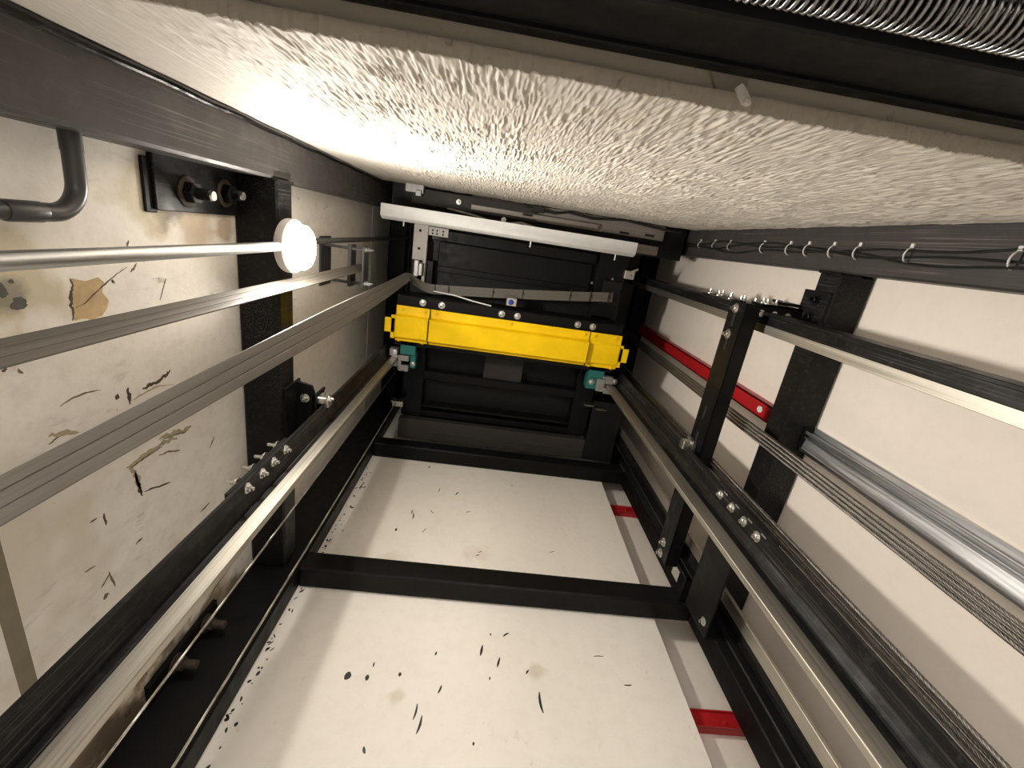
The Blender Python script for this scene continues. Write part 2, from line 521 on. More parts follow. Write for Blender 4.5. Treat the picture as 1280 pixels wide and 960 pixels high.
# cracks, gouges and peeled streaks of the left wall: (kind, width, points y,z)
CRACKS = [
    ('D', 0.006, [(0.195, 0.874), (0.209, 0.877), (0.223, 0.869), (0.237, 0.869), (0.245, 0.866), (0.254, 0.869), (0.274, 0.864)]),
    ('D', 0.0025, [(0.251, 0.873), (0.246, 0.894), (0.232, 0.916), (0.213, 0.948), (0.195, 0.981), (0.183, 1.01)]),
    ('B', 0.005, [(0.195, 1.017), (0.186, 1.028), (0.176, 1.037)]),
    ('D', 0.011, [(0.468, 1.009), (0.465, 1.032), (0.464, 1.058), (0.458, 1.08), (0.455, 1.096), (0.447, 1.103)]),
    ('O', 0.004, [(0.483, 0.973), (0.48, 1.002), (0.477, 1.035), (0.477, 1.064), (0.491, 1.112)]),
    ('D', 0.009, [(0.449, 0.967), (0.466, 0.969), (0.49, 0.967)]),
    ('O', 0.014, [(0.616, 1.042), (0.618, 1.066), (0.626, 1.102), (0.636, 1.136), (0.629, 1.16)]),
    ('B', 0.003, [(0.621, 1.044), (0.625, 1.069), (0.631, 1.105), (0.641, 1.139), (0.633, 1.163)]),
    ('O', 0.012, [(0.639, 0.933), (0.637, 0.967), (0.634, 1.007), (0.633, 1.045), (0.636, 1.082), (0.646, 1.105)]),
    ('B', 0.004, [(0.644, 0.938), (0.642, 0.972), (0.64, 1.009), (0.64, 1.05)]),
    ('B', 0.005, [(0.659, 1.033), (0.664, 1.064), (0.678, 1.095), (0.682, 1.112)]),
    ('D', 0.01, [(0.656, 0.955), (0.686, 0.96), (0.715, 0.963), (0.735, 0.965)]),
    ('O', 0.016, [(0.639, 0.943), (0.66, 0.954), (0.694, 0.961), (0.719, 0.962)]),
    ('D', 0.006, [(0.729, 0.974), (0.734, 1.0), (0.745, 1.029), (0.756, 1.063)]),
    ('B', 0.005, [(1.17, 0.886), (1.231, 0.897), (1.261, 0.9)]),
    ('D', 0.014, [(1.235, 0.884), (1.236, 0.865)]),
    ('D', 0.018, [(1.295, 0.819), (1.312, 0.84)]),
    ('B', 0.006, [(1.282, 1.145), (1.25, 1.209), (1.243, 1.309)]),
    ('B', 0.004, [(0.867, 0.85), (0.885, 0.822)]),
    ('B', 0.004, [(0.86, 0.847), (0.913, 0.856)]),
    ('B', 0.004, [(0.814, 0.792), (0.819, 0.819)]),
    ('B', 0.01, [(0.917, 0.822), (0.914, 0.838)]),
    ('B', 0.004, [(0.573, 0.926), (0.588, 0.926)]),
    ('D', 0.01, [(0.456, 0.933), (0.464, 0.942)]),
    ('B', 0.004, [(0.495, 0.773), (0.489, 0.798)]),
    ('B', 0.003, [(0.431, 0.809), (0.424, 0.839), (0.424, 0.871), (0.43, 0.9)]),
    ('D', 0.006, [(0.334, 0.724), (0.332, 0.733)]),
    ('B', 0.006, [(0.338, 0.749), (0.347, 0.757)]),
    ('B', 0.003, [(0.267, 1.096), (0.23, 1.115), (0.218, 1.122)]),
    ('D', 0.005, [(0.206, 0.965), (0.214, 0.972)]),
    ('B', 0.005, [(0.85, 0.929), (0.847, 0.95)]),
    ('B', 0.004, [(0.71, 0.824), (0.71, 0.843)]),
    ('D', 0.006, [(0.71, 0.858), (0.742, 0.861)]),
    ('B', 0.006, [(0.924, 1.167), (0.922, 1.214)]),
    ('B', 0.004, [(0.74, 1.235), (0.713, 1.262)]),
    ('O', 0.01, [(0.479, 0.776), (0.485, 0.804), (0.498, 0.836)]),
    ('B', 0.005, [(0.144, 1.053), (0.158, 1.064), (0.176, 1.059)]),
    ('B', 0.004, [(0.127, 1.022), (0.143, 1.015)]),
]
cr_mb = {'D': MB(), 'B': MB(), 'O': MB()}
for kind, wd, pl in CRACKS:
    P = [Vector((0, y, z)) for y, z in pl]
    fine = []
    for i in range(len(P) - 1):
        k = 4
        for j in range(k):
            fine.append(P[i].lerp(P[i + 1], j / k))
    fine.append(P[-1])
    up, lo = [], []
    n = len(fine)
    for i, p in enumerate(fine):
        d = (fine[min(i + 1, n - 1)] - fine[max(i - 1, 0)]).normalized()
        nn = Vector((0, -d.z, d.y))
        t = 2 * i / (n - 1) - 1
        w = wd * .5 * max(.12, 1 - t * t * .8) * RND.uniform(.6, 1.35)
        q = p + nn * RND.uniform(-.25, .25) * wd
        up.append(q + nn * w); lo.append(q - nn * w)
    bmx = cr_mb[kind].bm
    ou = [bmx.verts.new((-.7892, q.y, q.z)) for q in up]
    ol = [bmx.verts.new((-.7892, q.y, q.z)) for q in lo]
    bu = [bmx.verts.new((-.7905, q.y, q.z)) for q in up]
    bo = [bmx.verts.new((-.7905, q.y, q.z)) for q in lo]
    for i in range(n - 1):
        bmx.faces.new((ou[i], ou[i + 1], ol[i + 1], ol[i]))
        bmx.faces.new((bu[i], bu[i + 1], ou[i + 1], ou[i]))
        bmx.faces.new((ol[i], ol[i + 1], bo[i + 1], bo[i]))
for kind, mn in (('D', 'chip'), ('B', 'chipbrown'), ('O', 'tanchip')):
    o = struct('paint_crack', cr_mb[kind], M[mn], wl)
    o['kind'] = 'stuff'


def ragged(c, ry, rz, n, amp, seed):
    q = random.Random(seed)
    return [(c[0] + ry * (1 + q.uniform(-amp, amp)) * math.cos(k * 2 * math.pi / n), c[1] + rz * (1 + q.uniform(-amp, amp)) * math.sin(k * 2 * math.pi / n)) for k in range(n)]


o = struct('bare_patch', MB().fleck('X', -0.7905, [(.195, .876), (.203, .905), (.198, .934), (.209, .946), (.228, .938), (.247, .951), (.262, .945), (.276, .93), (.280, .905), (.274, .885), (.275, .868), (.254, .870), (.237, .870), (.222, .871), (.209, .877)], .0010), M['ochre'], wl)
mb = MB()
mb.fleck('X', -0.7905, ragged((.228, .774), .011, .013, 18, .3, 3), .0012)
mb.fleck('X', -0.7905, ragged((.205, .752), .012, .008, 16, .4, 4), .0012)
mb.fleck('X', -0.7905, ragged((.19, .768), .003, .004, 10, .4, 5), .0012)
struct('bare_patch', mb, M['holegrey'], wl)

# right wall
mb = MB().box(1.258, 1.36, -0.45, 1.60, PIT, TOP, 0)
wr = struct('wall_right', mb, M['concrete'])
for (z0, z1) in ((PIT + .01, 1.50), (1.502, 3.45), (3.46, TOP - .01)):
    struct('wall_panel', MB().box(1.242, 1.258, -0.40, 1.54, z0, z1, 0.002), M['right'], wr)

FL_LOW = [(-0.305, 1.08, 0.028, 0.02, 0.2), (0.136, 1.215, 0.045, 0.008, 0.15), (0.199, 1.173, 0.04, 0.007, 0.25), (-0.063, 0.981, 0.05, 0.006, 0.1), (-0.044, 0.944, 0.055, 0.007, 0.15), (0.339, 1.04, 0.07, 0.008, -0.1), (0.003, 1.058, 0.03, 0.006, 0.3), (-0.138, 1.099, 0.014, 0.01, 0), (0.168, 1.11, 0.012, 0.005, 0), (0.302, 1.145, 0.02, 0.006, 0.6), (0.227, 1.292, 0.03, 0.006, 0.9), (-0.028, 1.187, 0.016, 0.006, 0.2), (0.168, 1.286, 0.012, 0.005, 0), (0.666, 1.124, 0.03, 0.004, 1.5), (-0.191, 0.865, 0.02, 0.008, -0.4), (0.123, 0.901, 0.01, 0.006, 0), (0.582, 1.232, 0.04, 0.003, 1.5), (-0.233, 1.126, 0.018, 0.005, 0), (-0.242, 1.079, 0.02, 0.012, 0)]
FL_HIGH = [(-0.263, 1.996, 0.035, 0.005, 0), (-0.249, 1.964, 0.05, 0.006, -0.1), (-0.148, 2.227, 0.04, 0.004, 0.1), (-0.044, 2.214, 0.035, 0.007, 0.4), (-0.241, 2.475, 0.016, 0.012, 0), (-0.16, 2.015, 0.03, 0.004, -0.8), (0.284, 2.367, 0.02, 0.004, 0), (0.11, 1.741, 0.02, 0.004, 1), (-0.313, 1.841, 0.02, 0.01, 0), (-0.177, 1.857, 0.04, 0.003, 0.3), (0.469, 1.793, 0.03, 0.003, 1.2), (0.032, 2.049, 0.03, 0.004, 1.2), (0.099, 1.717, 0.02, 0.004, 1)]
# back wall: deeper painted wall with three boards standing proud of it
mb = MB().box(-0.80, 1.25, 1.545, 1.66, PIT, TOP, 0)
wb = struct('wall_back', mb, M['right'])
for (x0, xr0, xr1, z0, z1) in ((-0.70, 0.842, 0.872, PIT + .01, 1.447), (-0.70, 0.872, 0.893, 1.514, 2.545), (-0.70, .893, .90, 2.615, TOP - .01)):
    mb = MB().hexa([(x0, 1.444, z0), (xr0, 1.444, z0), (xr0, 1.468, z0), (x0, 1.468, z0),
                    (x0, 1.444, z1), (xr1, 1.444, z1), (xr1, 1.468, z1), (x0, 1.468, z1)], 0.0015)
    bd = struct('board', mb, M['board'], wb)
    # black flecks of bitumen and paint: thick along the left column, thin over the board
    fm = MB()
    cnt = 0
    rr = random.Random(int(z1 * 100))
    zz0, zz1 = max(z0, .45), min(z1, 2.6)
    special = FL_LOW if z1 < 2 else FL_HIGH if z1 < 2.6 else []
    for k in range(95 + len(special)):
        if k < 95:
            x = -0.606 + abs(rr.gauss(0, .018)); ln = rr.uniform(.004, .024); wd = rr.uniform(.003, .010)
        z = rr.uniform(zz0 + .02, zz1 - .02)
        if z1 > 2.7 or (k < 95 and rr.random() < .45):
            continue
        a = rr.gauss(0, .5)
        if k >= 95:
            x, z, ln, wd, a = special[k - 95]
        p = []
        bend = rr.uniform(-.3, .3) * ln
        for i in range(5):
            t = i / 4 - .5
            p.append((t * ln, wd * .5 * (1.1 - 3 * t * t) + bend * (t * t)))
        for i in range(4, -1, -1):
            t = i / 4 - .5
            p.append((t * ln, -wd * .5 * (1.1 - 3 * t * t) + bend * (t * t)))
        pts = [(x + v * math.cos(a) + u * math.sin(a), z + u * math.cos(a) - v * math.sin(a)) for u, v in p]
        fm.prism(pts, 'Y', 1.4432, 1.4442)
        cnt += 1
    if cnt:
        o = struct('paint_fleck', fm, M['blackplastic'], bd)
        o['kind'] = 'stuff'

# front wall: roughcast plaster above the door opening, real ridges in the surface
YP, ZL, ZT = -0.19, 0.629, 2.68
xs = np.arange(-0.80, 1.2501, 0.0015)
zs = np.concatenate([np.arange(ZL, 1.5, 0.0055), np.arange(1.5, ZT + .006, 0.011)])
XX, ZZ = np.meshgrid(xs, zs)
wx = XX + 0.005 * (vnoise(XX / .07, ZZ / .11, 5) - .5) + 0.0016 * (vnoise(XX / .02, ZZ / .05, 6) - .5)
r1 = 1 - np.abs(2 * vnoise(wx / .0058, ZZ / .052, 1) - 1)
r2 = 1 - np.abs(2 * vnoise(wx / .0042 + 31, ZZ / .028, 2) - 1)
msk = np.clip(vnoise(XX / .05, ZZ / .09, 3) * 1.6 - .15, 0, 1)
hh = (0.0040 * r1 ** 1.8 * msk + 0.0021 * r2 ** 1.6 + 0.0012 * vnoise(XX / .16, ZZ / .2, 4))
left_fade = np.clip((XX + .62) / .25, .25, 1)
hh = hh * left_fade
hh = np.where(np.abs(XX + .533 + .004 * vnoise(ZZ / .2, XX * 0, 12)) < .0022, hh - .003, hh)   # scribed line along the left side
YY = YP + hh - .004
ZE = ZZ.copy()
ZE[0, :] -= 0.003 * vnoise(xs / .007, xs * 0, 9) + .0015 * vnoise(xs / .05, xs * 0, 10)
nz, nx_ = XX.shape
co = np.stack([XX, YY, ZE + H], -1).reshape(-1, 3)
# rim back to the wall body
edge = np.stack([xs, np.full_like(xs, YP - .02), ZE[0, :] + H], -1)
co = np.concatenate([co, edge])
idx = np.arange(nz * nx_).reshape(nz, nx_)
q = np.stack([idx[:-1, :-1], idx[:-1, 1:], idx[1:, 1:], idx[1:, :-1]], -1).reshape(-1, 4)[:, ::-1]
ei = nz * nx_ + np.arange(nx_)
q2 = np.stack([ei[:-1], ei[1:], idx[0, 1:], idx[0, :-1]], -1)[:, ::-1]
q = np.concatenate([q, q2])
me = bpy.data.meshes.new('plaster_face')
me.vertices.add(len(co)); me.vertices.foreach_set('co', co.astype(np.float32).ravel())
me.loops.add(q.size); me.loops.foreach_set('vertex_index', q.astype(np.int32).ravel())
me.polygons.add(len(q)); me.polygons.foreach_set('loop_start', np.arange(0, q.size, 4, dtype=np.int32))
me.polygons.foreach_set('loop_total', np.full(len(q), 4, dtype=np.int32))
me.polygons.foreach_set('use_smooth', np.ones(len(q), dtype=bool))
me.update(); me.validate()
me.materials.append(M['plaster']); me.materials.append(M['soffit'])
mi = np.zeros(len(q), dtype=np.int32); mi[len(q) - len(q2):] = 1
me.polygons.foreach_set('material_index', mi)
# body of the front wall: lintel block above the opening, piers beside it
mb = MB()
mb.box(-1.0, 1.4, -0.47, YP - .02, ZL + 0.006, TOP, 0)
mb.box(-1.0, -0.66, -0.47, YP - .02, PIT, ZL + .0061, 0)
mb.box(1.13, 1.4, -0.47, YP - .02, PIT, ZL + .0061, 0)
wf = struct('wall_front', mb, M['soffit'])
o = bpy.data.objects.new('plaster_face', me)
link(o, wf, (0, 0, 0))
# a lump and a run of mortar hanging on the soffit edge
mb = MB()
mb.prism([(.268, -.214), (.276, -.222), (.284, -.216), (.293, -.206), (.2945, -.200), (.289, -.1965), (.281, -.199), (.274, -.206)], 'Z', ZL - .0035, ZL + .008, .0015)
mb.prism([(.284, -.207), (.2925, -.204), (.293, -.199), (.287, -.1975), (.282, -.201)], 'Z', ZL - .007, ZL - .002, .0015)
struct('mortar_drip', mb, M['plaster'], wf)
mb = MB()
mb.prism([(.232, -.232), (.250, -.205), (.268, -.199), (.285, -.206), (.283, -.232)], 'Z', ZL - .0005, ZL + .008)
struct('mortar_smear', mb, M['soffit2'], wf)

# unseen landing doorway under the lintel, added open for fill light: frame and sill
mb = MB().box(-0.66, -0.60, -0.36, -0.285, PIT + .25, 0.329, .003)
d1 = struct('door_1', mb, M['greydark'])
struct('door_jamb', MB().box(1.07, 1.13, -0.36, -0.285, PIT + .25, 0.329, .003), M['greydark'], d1)
mb = MB().box(-0.66, 1.13, -0.47, -0.215, PIT, PIT + .25, .003)
struct('trim_1', mb, M['sillgrey'])

# ------------------------------------------------------------------ lamp
lamp = thing('bulkhead_lamp', 'round glowing white bulkhead lamp fixed to the left side beam', 'lamp', (-0.655, 0.127, 1.47))
lc = (-0.655, 0.127, 1.462)
part('housing', MB().lathe([(0, 0), (.072, 0), (.080, .005), (.082, .010), (.082, .030), (.078, .034), (.068, .034), (.068, .028), (0, .028)], lc, (1, 0, -0.06), 40), M['greypaint'], lamp, 'grey lamp rim')
part('diffuser', MB().lathe([(.0675, .060), (.060, .069), (.045, .075), (.025, .079), (0, .080)], lc, (1, 0, -0.06), 40), M['lamp'], lamp, 'glowing white diffuser')
part('diffuser_skirt', MB().lathe([(.0675, .029), (.0690, .045), (.0675, .060)], lc, (1, 0, -0.06), 40), M['lampskirt'], lamp, 'dimmer glowing side of the diffuser')
part('bracket', MB().box(-0.662, -0.655, .09, .165, 1.432, 1.50, .001).box(-.66, -.640, .10, .15, 1.418, 1.432, .002), M['blackplastic'], lamp)
part('cable_gland', MB().cyl((-.640, .127, 1.40), (-.640, .127, 1.425), .016, 8).cyl((-.64, .127, 1.385), (-.64, .127, 1.40), .0145, 14), M['galv'], lamp)


# ------------------------------------------------------------------ steel frame
def cable_box(a, bev=0.004):
    return MB().box(*a, bev)


fl = thing('steel_column', 'scratched black box column at the left end of the plaster wall', 'column', (-.72, -.12, PIT))
part('shaft', MB().box(-0.79, -0.672, -0.192, -0.060, PIT, TOP, .007), M['colgrey'], fl)
pts = [(-.6715 + .0012 * math.sin(z_ * 31), -.1855 + .0012 * math.sin(z_ * 23 + 1), z_) for z_ in np.arange(PIT, TOP, .03)]
part('edge_bead', MB().tube(pts, .0085, 10), M['gloss'], fl)
fr = thing('steel_column', 'black box column at the right end of the plaster wall, carrying a clipped cable run', 'column', (1.18, -.12, PIT))
part('shaft', MB().box(1.120, 1.242, -0.195, -0.047, PIT, TOP, .006), M['colgrey'], fr)
bl = thing('steel_column', 'black column in the back left corner behind two thin wire ropes', 'column', (-.7, 1.40, PIT))
part('shaft', MB().box(-0.79, -0.612, 1.352, 1.443, PIT, TOP, .006), M['black'], bl)
br = thing('steel_column', 'black column in the back right corner beside the gap with two red bars', 'column', (1.1, 1.40, PIT))
part('shaft', MB().box(1.030, 1.112, 1.350, 1.456, PIT, TOP, .005), M['black'], br)
part('flange', MB().box(1.112, 1.19, 1.362, 1.375, PIT, TOP, .003).box(1.175, 1.19, 1.345, 1.375, PIT, TOP, .003), M['black'], br)


def beam(label, a, group=None, mat='black', bev=.007):
    x0, x1, y0, y1, z0, z1 = a
    o = thing('steel_beam', label, 'beam', ((x0 + x1) / 2, (y0 + y1) / 2, z0), group)
    part('box_section', MB().box(*a, bev), M[mat], o)
    return o


bL = beam('black side beam on the left wall that carries the round lamp', (-0.79, -0.662, -0.060, 1.352, 1.43, 1.53), mat='blackscr')
part('weld', MB().tube([(-.70, -.058, 1.432), (-.665, -.056, 1.436), (-.660, -.056, 1.49), (-.663, -.058, 1.532)], .005, 8), M['blackscr'], bL)
bR = beam('black side beam on the right wall behind the rope sets', (1.120, 1.242, -0.047, 1.36, 1.43, 1.53), mat='blackscr')
part('weld', MB().tube([(1.19, -.044, 1.432), (1.122, -.043, 1.436), (1.117, -.043, 1.49), (1.121, -.045, 1.532)], .005, 8), M['blackscr'], bR)
bB = beam('nearer black cross beam over the white back boards', (-0.612, 1.03, 1.348, 1.444, 1.43, 1.53))
part('weld', MB().tube([(1.028, 1.352, 1.428), (1.028, 1.40, 1.427), (1.028, 1.44, 1.428)], .005, 8).tube([(1.028, 1.347, 1.432), (1.028, 1.346, 1.52)], .005, 8), M['blackscr'], bB)
bB2 = beam('farther black cross beam over the white back boards, just below the car', (-0.612, 1.03, 1.348, 1.444, 2.53, 2.63))
part('weld', MB().tube([(1.028, 1.347, 2.535), (1.028, 1.346, 2.62)], .006, 8), M['greydark'], bB2)
beam('black side beam high on the left wall, beside the car', (-0.79, -0.662, -0.060, 1.352, 3.42, 3.52))
beam('black side beam high on the right wall, in the dark beside the car', (1.120, 1.242, -0.047, 1.36, 3.42, 3.52))


# ------------------------------------------------------------------ anchor plates
ap = thing('anchor_plate', 'black anchor plate with two large bolts under the scratched corner column', 'plate', (-.785, .005, 1.09))
part('plate', MB().prism([(-0.07, 1.098), (.058, 1.098), (.060, 1.105), (.060, 1.425), (-0.07, 1.425)], 'X', -0.79, -0.776, .002), M['blackscr'], ap)
part('shim', MB().box(-0.79, -0.783, -.05, .066, 1.075, 1.11, .002), M['black'], ap)
for (y, z, ln) in ((0.012, 1.205, .062), (0.002, 1.362, .050)):
    w = MB().lathe([(0, 0), (.037, 0), (.037, .004), (.035, .005), (0, .005)], (-.776, y, z), (1, 0, 0), 22)
    part('washer', w, M['rust'], ap, 'rusty brown washer')
    part('nut', MB().lathe([(0, .005), (.026, .005), (.027, .007), (.027, .024), (.025, .026), (0, .026)], (-.776, y, z), (1, 0, 0), 6), M['blackscr'], ap)
    st = MB()
    prof = [(0, .024)]
    for k in range(10):
        prof += [(.0125, .024 + k * (ln - .028) / 10), (.0140, .024 + (k + .5) * (ln - .028) / 10)]
    prof += [(.012, ln - .004), (.0, ln)]
    st.lathe(prof, (-.776, y, z), (1, 0, 0), 16)
    part('stud', st, M['black'], ap)
    part('stud_end', MB().lathe([(0, ln - .002), (.0115, ln - .002), (.011, ln + .003), (0, ln + .003)], (-.776, y, z), (1, 0, 0), 16), M['zinc'], ap, 'bright cut end of stud')
ap2 = thing('anchor_plate', 'smoke-blackened anchor plate low in the back left corner with rusty bolts', 'plate', (-.785, 1.3, .9))
part('plate', MB().box(-0.79, -0.776, 1.285, 1.352, 0.885, 1.19, .002), M['black'], ap2)
for z in (0.985, 1.125):
    part('washer', MB().lathe([(0, 0), (.028, 0), (.028, .005), (0, .005)], (-.776, 1.318, z), (1, 0, 0), 18), M['rust'], ap2)
    part('nut', MB().lathe([(0, .005), (.021, .005), (.021, .024), (0, .025)], (-.776, 1.318, z), (1, 0, 0), 6), M['rust'], ap2)
    part('stud', MB().cyl((-.76, 1.318, z), (-.715, 1.318, z), .0125, 12), M['rust'], ap2)

# ------------------------------------------------------------------ conduits
el = thing('conduit', 'dark grey plastic conduit with a bend, at the left edge by the corner column', 'conduit', (-.74, .072, PIT))
arc = [(-.74, .072, .86 - .0)]
path = [(-.74, .073, PIT + .02), (-.74, .073, .735)]
part('pipe', MB().tube(path, .0135, 16), M['plastic'], el)
part('coupling', MB().tube([(-.74, .073, .728), (-.74, .073, .732), (-.74, .073, .785), (-.74, .073, .789)], [.0150, .0165, .0165, .0150], 18), M['plastic'], el)
bend = [(-.74, .073, .785)]
for k in range(11):
    a = k / 10 * math.pi / 2
    bend.append((-.74, .073 - .055 * (1 - math.cos(a)), .805 + .055 * math.sin(a)))
bend += [(-.74, -.02, .861), (-.74, -.055, .861)]
part('elbow', MB().tube(bend, .0150, 16), M['plastic'], el)
part('sleeve', MB().tube([(-.74, -.028, .861), (-.74, -.06, .861)], [.0158, .0158], 16), M['plastic'], el)
part('saddle', MB().box(-.79, -.735, .055, .091, .30, .32, .002), M['plastic'], el)

gp = thing('steel_conduit', 'galvanised round tube running along the left wall to the lamp', 'tube', (-.645, .13, PIT))
part('tube', MB().tube([(-.640, .127, PIT + .01), (-.640, .127, 1.385)], .0135, 18), M['galv'], gp)
part('saddle', MB().box(-.79, -.632, .117, .137, .10, .13, .002), M['galv'], gp)
gp2 = thing('steel_conduit', 'thin dark tube on the left wall going on above the lamp', 'tube', (-.66, .12, 1.53))
part('tube', MB().tube([(-.665, .120, 1.53), (-.665, .119, 2.6), (-.665, .118, 3.418)], .011, 12), M['plastic'], gp2)

# ------------------------------------------------------------------ guide rails


def rail_left():
    o = thing('guide_rail', 'car guide rail on the left wall, black base with bright running edge', 'rail', (-.56, .77, PIT))
    base = MB().prism([(-.572, .694), (-.560, .694), (-.560, .728), (-.553, .762), (-.553, .790), (-.560, .826), (-.560, .858), (-.572, .858)], 'Z', PIT, TOP, .0015)
    part('base', base, M['blackscr'], o, 'black painted base')
    part('web', MB().box(-.556, -.536, .770, .786, PIT, TOP, .001), M['blackscr'], o)
    part('running_edge', MB().box(-.5365, -.498, .7685, .7875, PIT, TOP, .0015), M['machined'], o, 'bright machined edge')
    # fish plate behind the joint
    part('fishplate', MB().box(-.586, -.5725, .696, .856, .955, 1.275, .002), M['blackscr'], o)
    for z in (1.226, 1.15, 1.085, 1.01):
        bolt(o, (-.560, .711, z), (1, 0, 0), .0095, 'zinc', .008, .009)
        bolt(o, (-.560, .841, z), (1, 0, 0), .0095, 'zinc', .008, .009)
        bolt(o, (-.586, .705, z + .008), (-1, 0, 0), .0095, 'zinc', .020, .010, 'nut')
    return o


rail_left()
rb = thing('rail_bracket', 'black angle bracket with bright bolt fixing the left guide rail', 'bracket', (-.62, .70, 1.53))
part('plate', MB().prism([(-.662, .60), (-.600, .615), (-.585, .66), (-.585, .86), (-.662, .86)], 'Z', 1.531, 1.541, .001), M['black'], rb)
part('upright', MB().prism([(.655, 1.531), (.86, 1.531), (.86, 1.60), (.69, 1.60), (.655, 1.64)], 'X', -.600, -.590, .001), M['black'], rb)
part('backplate', MB().box(-.662, -.652, .60, .86, 1.44, 1.56, .002), M['black'], rb)
bolt(rb, (-.625, .665, 1.530), (0, 0, -1), .011, 'zinc', .016, .009)
part('rail_clip', MB().box(-.590, -.552, .662, .690, 1.545, 1.600, .004).box(-.570, -.548, .672, .706, 1.552, 1.592, .003), M['zinc'], rb, 'bright forged rail clip')
bolt(rb, (-.552, .675, 1.572), (1, 0, 0), .010, 'zinc', .008, .008)

gr = thing('guide_rail', 'car guide rail on the right, broad black base beside a bright running edge', 'rail', (.86, .77, PIT))
part('base', MB().prism([(.872, .688), (.860, .688), (.860, .742), (.848, .760), (.848, .796), (.860, .812), (.860, .862), (.872, .862)], 'Z', PIT, TOP, .0015), M['blackscr'], gr, 'black painted base')
part('web', MB().box(.826, .852, .769, .787, PIT, TOP, .001), M['blackscr'], gr)
part('running_edge', MB().box(.774, .8265, .7685, .7875, PIT, TOP, .0015), M['machined'], gr, 'bright machined edge')
part('fishplate', MB().box(.8725, .889, .690, .860, .99, 1.32, .002), M['blackscr'], gr)
for z in (1.265, 1.19, 1.117, 1.045):
    bolt(gr, (.860, .716, z), (-1, 0, 0), .0105, 'zinc', .006, .009)
    bolt(gr, (.860, .838, z), (-1, 0, 0), .0105, 'zinc', .006, .009)
    part('slot', MB().box(.8590, .8605, .694, .698, z - .035, z - .012, 0), M['castgrey'], gr)


def cw_rail(label, ys, yroot, ytip, yf):
    o = thing('counterweight_rail', label, 'rail', (1.0, yf, PIT))
    s = 1 if ytip > yf else -1
    part('base', MB().box(.965, 1.035, yf, yf + s * .010, PIT, TOP, .0015), M['blackscr'], o, 'black painted base')
    part('web', MB().box(.996, 1.004, yf + s * .008, yroot, PIT, TOP, .001), M['blackscr'], o)
    part('running_edge', MB().box(.993, 1.007, yroot, ytip, PIT, TOP, .001), M['machined'], o, 'pale machined edge')
    return o


rA = cw_rail('front counterweight rail on the right, black with a pale lower edge', None, .163, .194, .118)
part('fishplate', MB().box(.955, 1.045, .106, .1175, 1.66, 2.0, .002), M['blackscr'], rA)
for z in (1.70, 1.78, 1.88, 1.96):
    bolt(rA, (.972, .106, z), (0, -1, 0), .009, 'zinc', .012, .009)
    bolt(rA, (1.03, .106, z), (0, -1, 0), .009, 'zinc', .012, .009)
rBk = cw_rail('back counterweight rail deep in the right corner beside the back column', None, 1.152, 1.105, 1.21)

# counterweight bracket: slotted channel across both rails
cb = thing('rail_bracket', 'long black slotted channel with bright bolts crossing the rails on the right', 'bracket', (.92, .65, 1.53))
part('channel', MB().box(.900, .904, .098, 1.245, 1.528, 1.636, .001).box(.900, .955, .098, 1.245, 1.528, 1.532, .001)
     .box(.900, .955, .098, 1.245, 1.632, 1.636, .001), M['black'], cb)
for y in (.165, .255, .54, .65, .98, 1.10, 1.185):
    part('slot', MB().box(.8985, .9005, y - .026, y + .026, 1.577, 1.591, 0), M['dark'], cb)
for y in (.125, .222, 1.168, 1.225):
    bolt(cb, (.899, y, 1.588), (-1, 0, 0), .0125, 'zinc', .010, .010)
part('arm', MB().box(.955, 1.120, .092, .100, 1.531, 1.60, .001).box(.955, 1.120, .092, .15, 1.531, 1.538, .001), M['black'], cb)
part('gusset', MB().prism([(1.02, 1.545), (1.118, 1.545), (1.118, 1.70), (1.095, 1.70), (1.075, 1.62)], 'Y', .078, .088, .001), M['black'], cb)
part('backplate', MB().box(1.110, 1.120, .02, .15, 1.435, 1.56, .002), M['blackscr'], cb)
for (x, z) in ((.985, 1.575), (1.03, 1.57), (1.065, 1.58), (.985, 1.55)):
    bolt(cb, (x, .092, z), (0, -1, 0), .0085, 'zinc', .010, .008)
for (y) in (.05, .11):
    bolt(cb, (1.110, y, 1.49), (-1, 0, 0), .013, 'black', .014, .011)
for x in (.96, 1.01, 1.06):
    bolt(cb, (x, .125, 1.531), (0, 0, -1), .0085, 'zinc', .006, .007)
part('rail_clip', MB().box(.878, .900, .665, .715, 1.565, 1.625, .004).box(.848, .885, .672, .708, 1.575, 1.612, .004), M['zinc'], cb, 'bright forged rail clip')
bolt(cb, (.878, .69, 1.595), (-1, 0, 0), .010, 'zinc', .010, .008)
part('stay', MB().box(.955, 1.04, 1.222, 1.232, 1.44, 1.63, .001).box(.955, 1.04, 1.222, 1.35, 1.44, 1.448, .001), M['black'], cb)
part('label_plate', MB().box(.958, .962, 1.246, 1.30, 1.50, 1.56, .0), M['zinc'], cb, 'small bright end clip')
# black bracket plate between the car rail and the back counterweight rail
cb2 = thing('rail_bracket', 'plain black plate between the right car rail and the back counterweight rail', 'bracket', (.94, 1.0, 1.05))
part('plate', MB().box(.8895, .8975, .80, 1.2105, 1.14, 1.30, .001).box(.8975, .96, .80, 1.19, 1.292, 1.30, .001), M['black'], cb2)
part('foot', MB().box(.8895, .99, 1.2105, 1.220, 1.14, 1.30, .001), M['black'], cb2)
bolt(cb2, (.8895, 1.17, 1.17), (-1, 0, 0), .010, 'zinc', .008, .008)

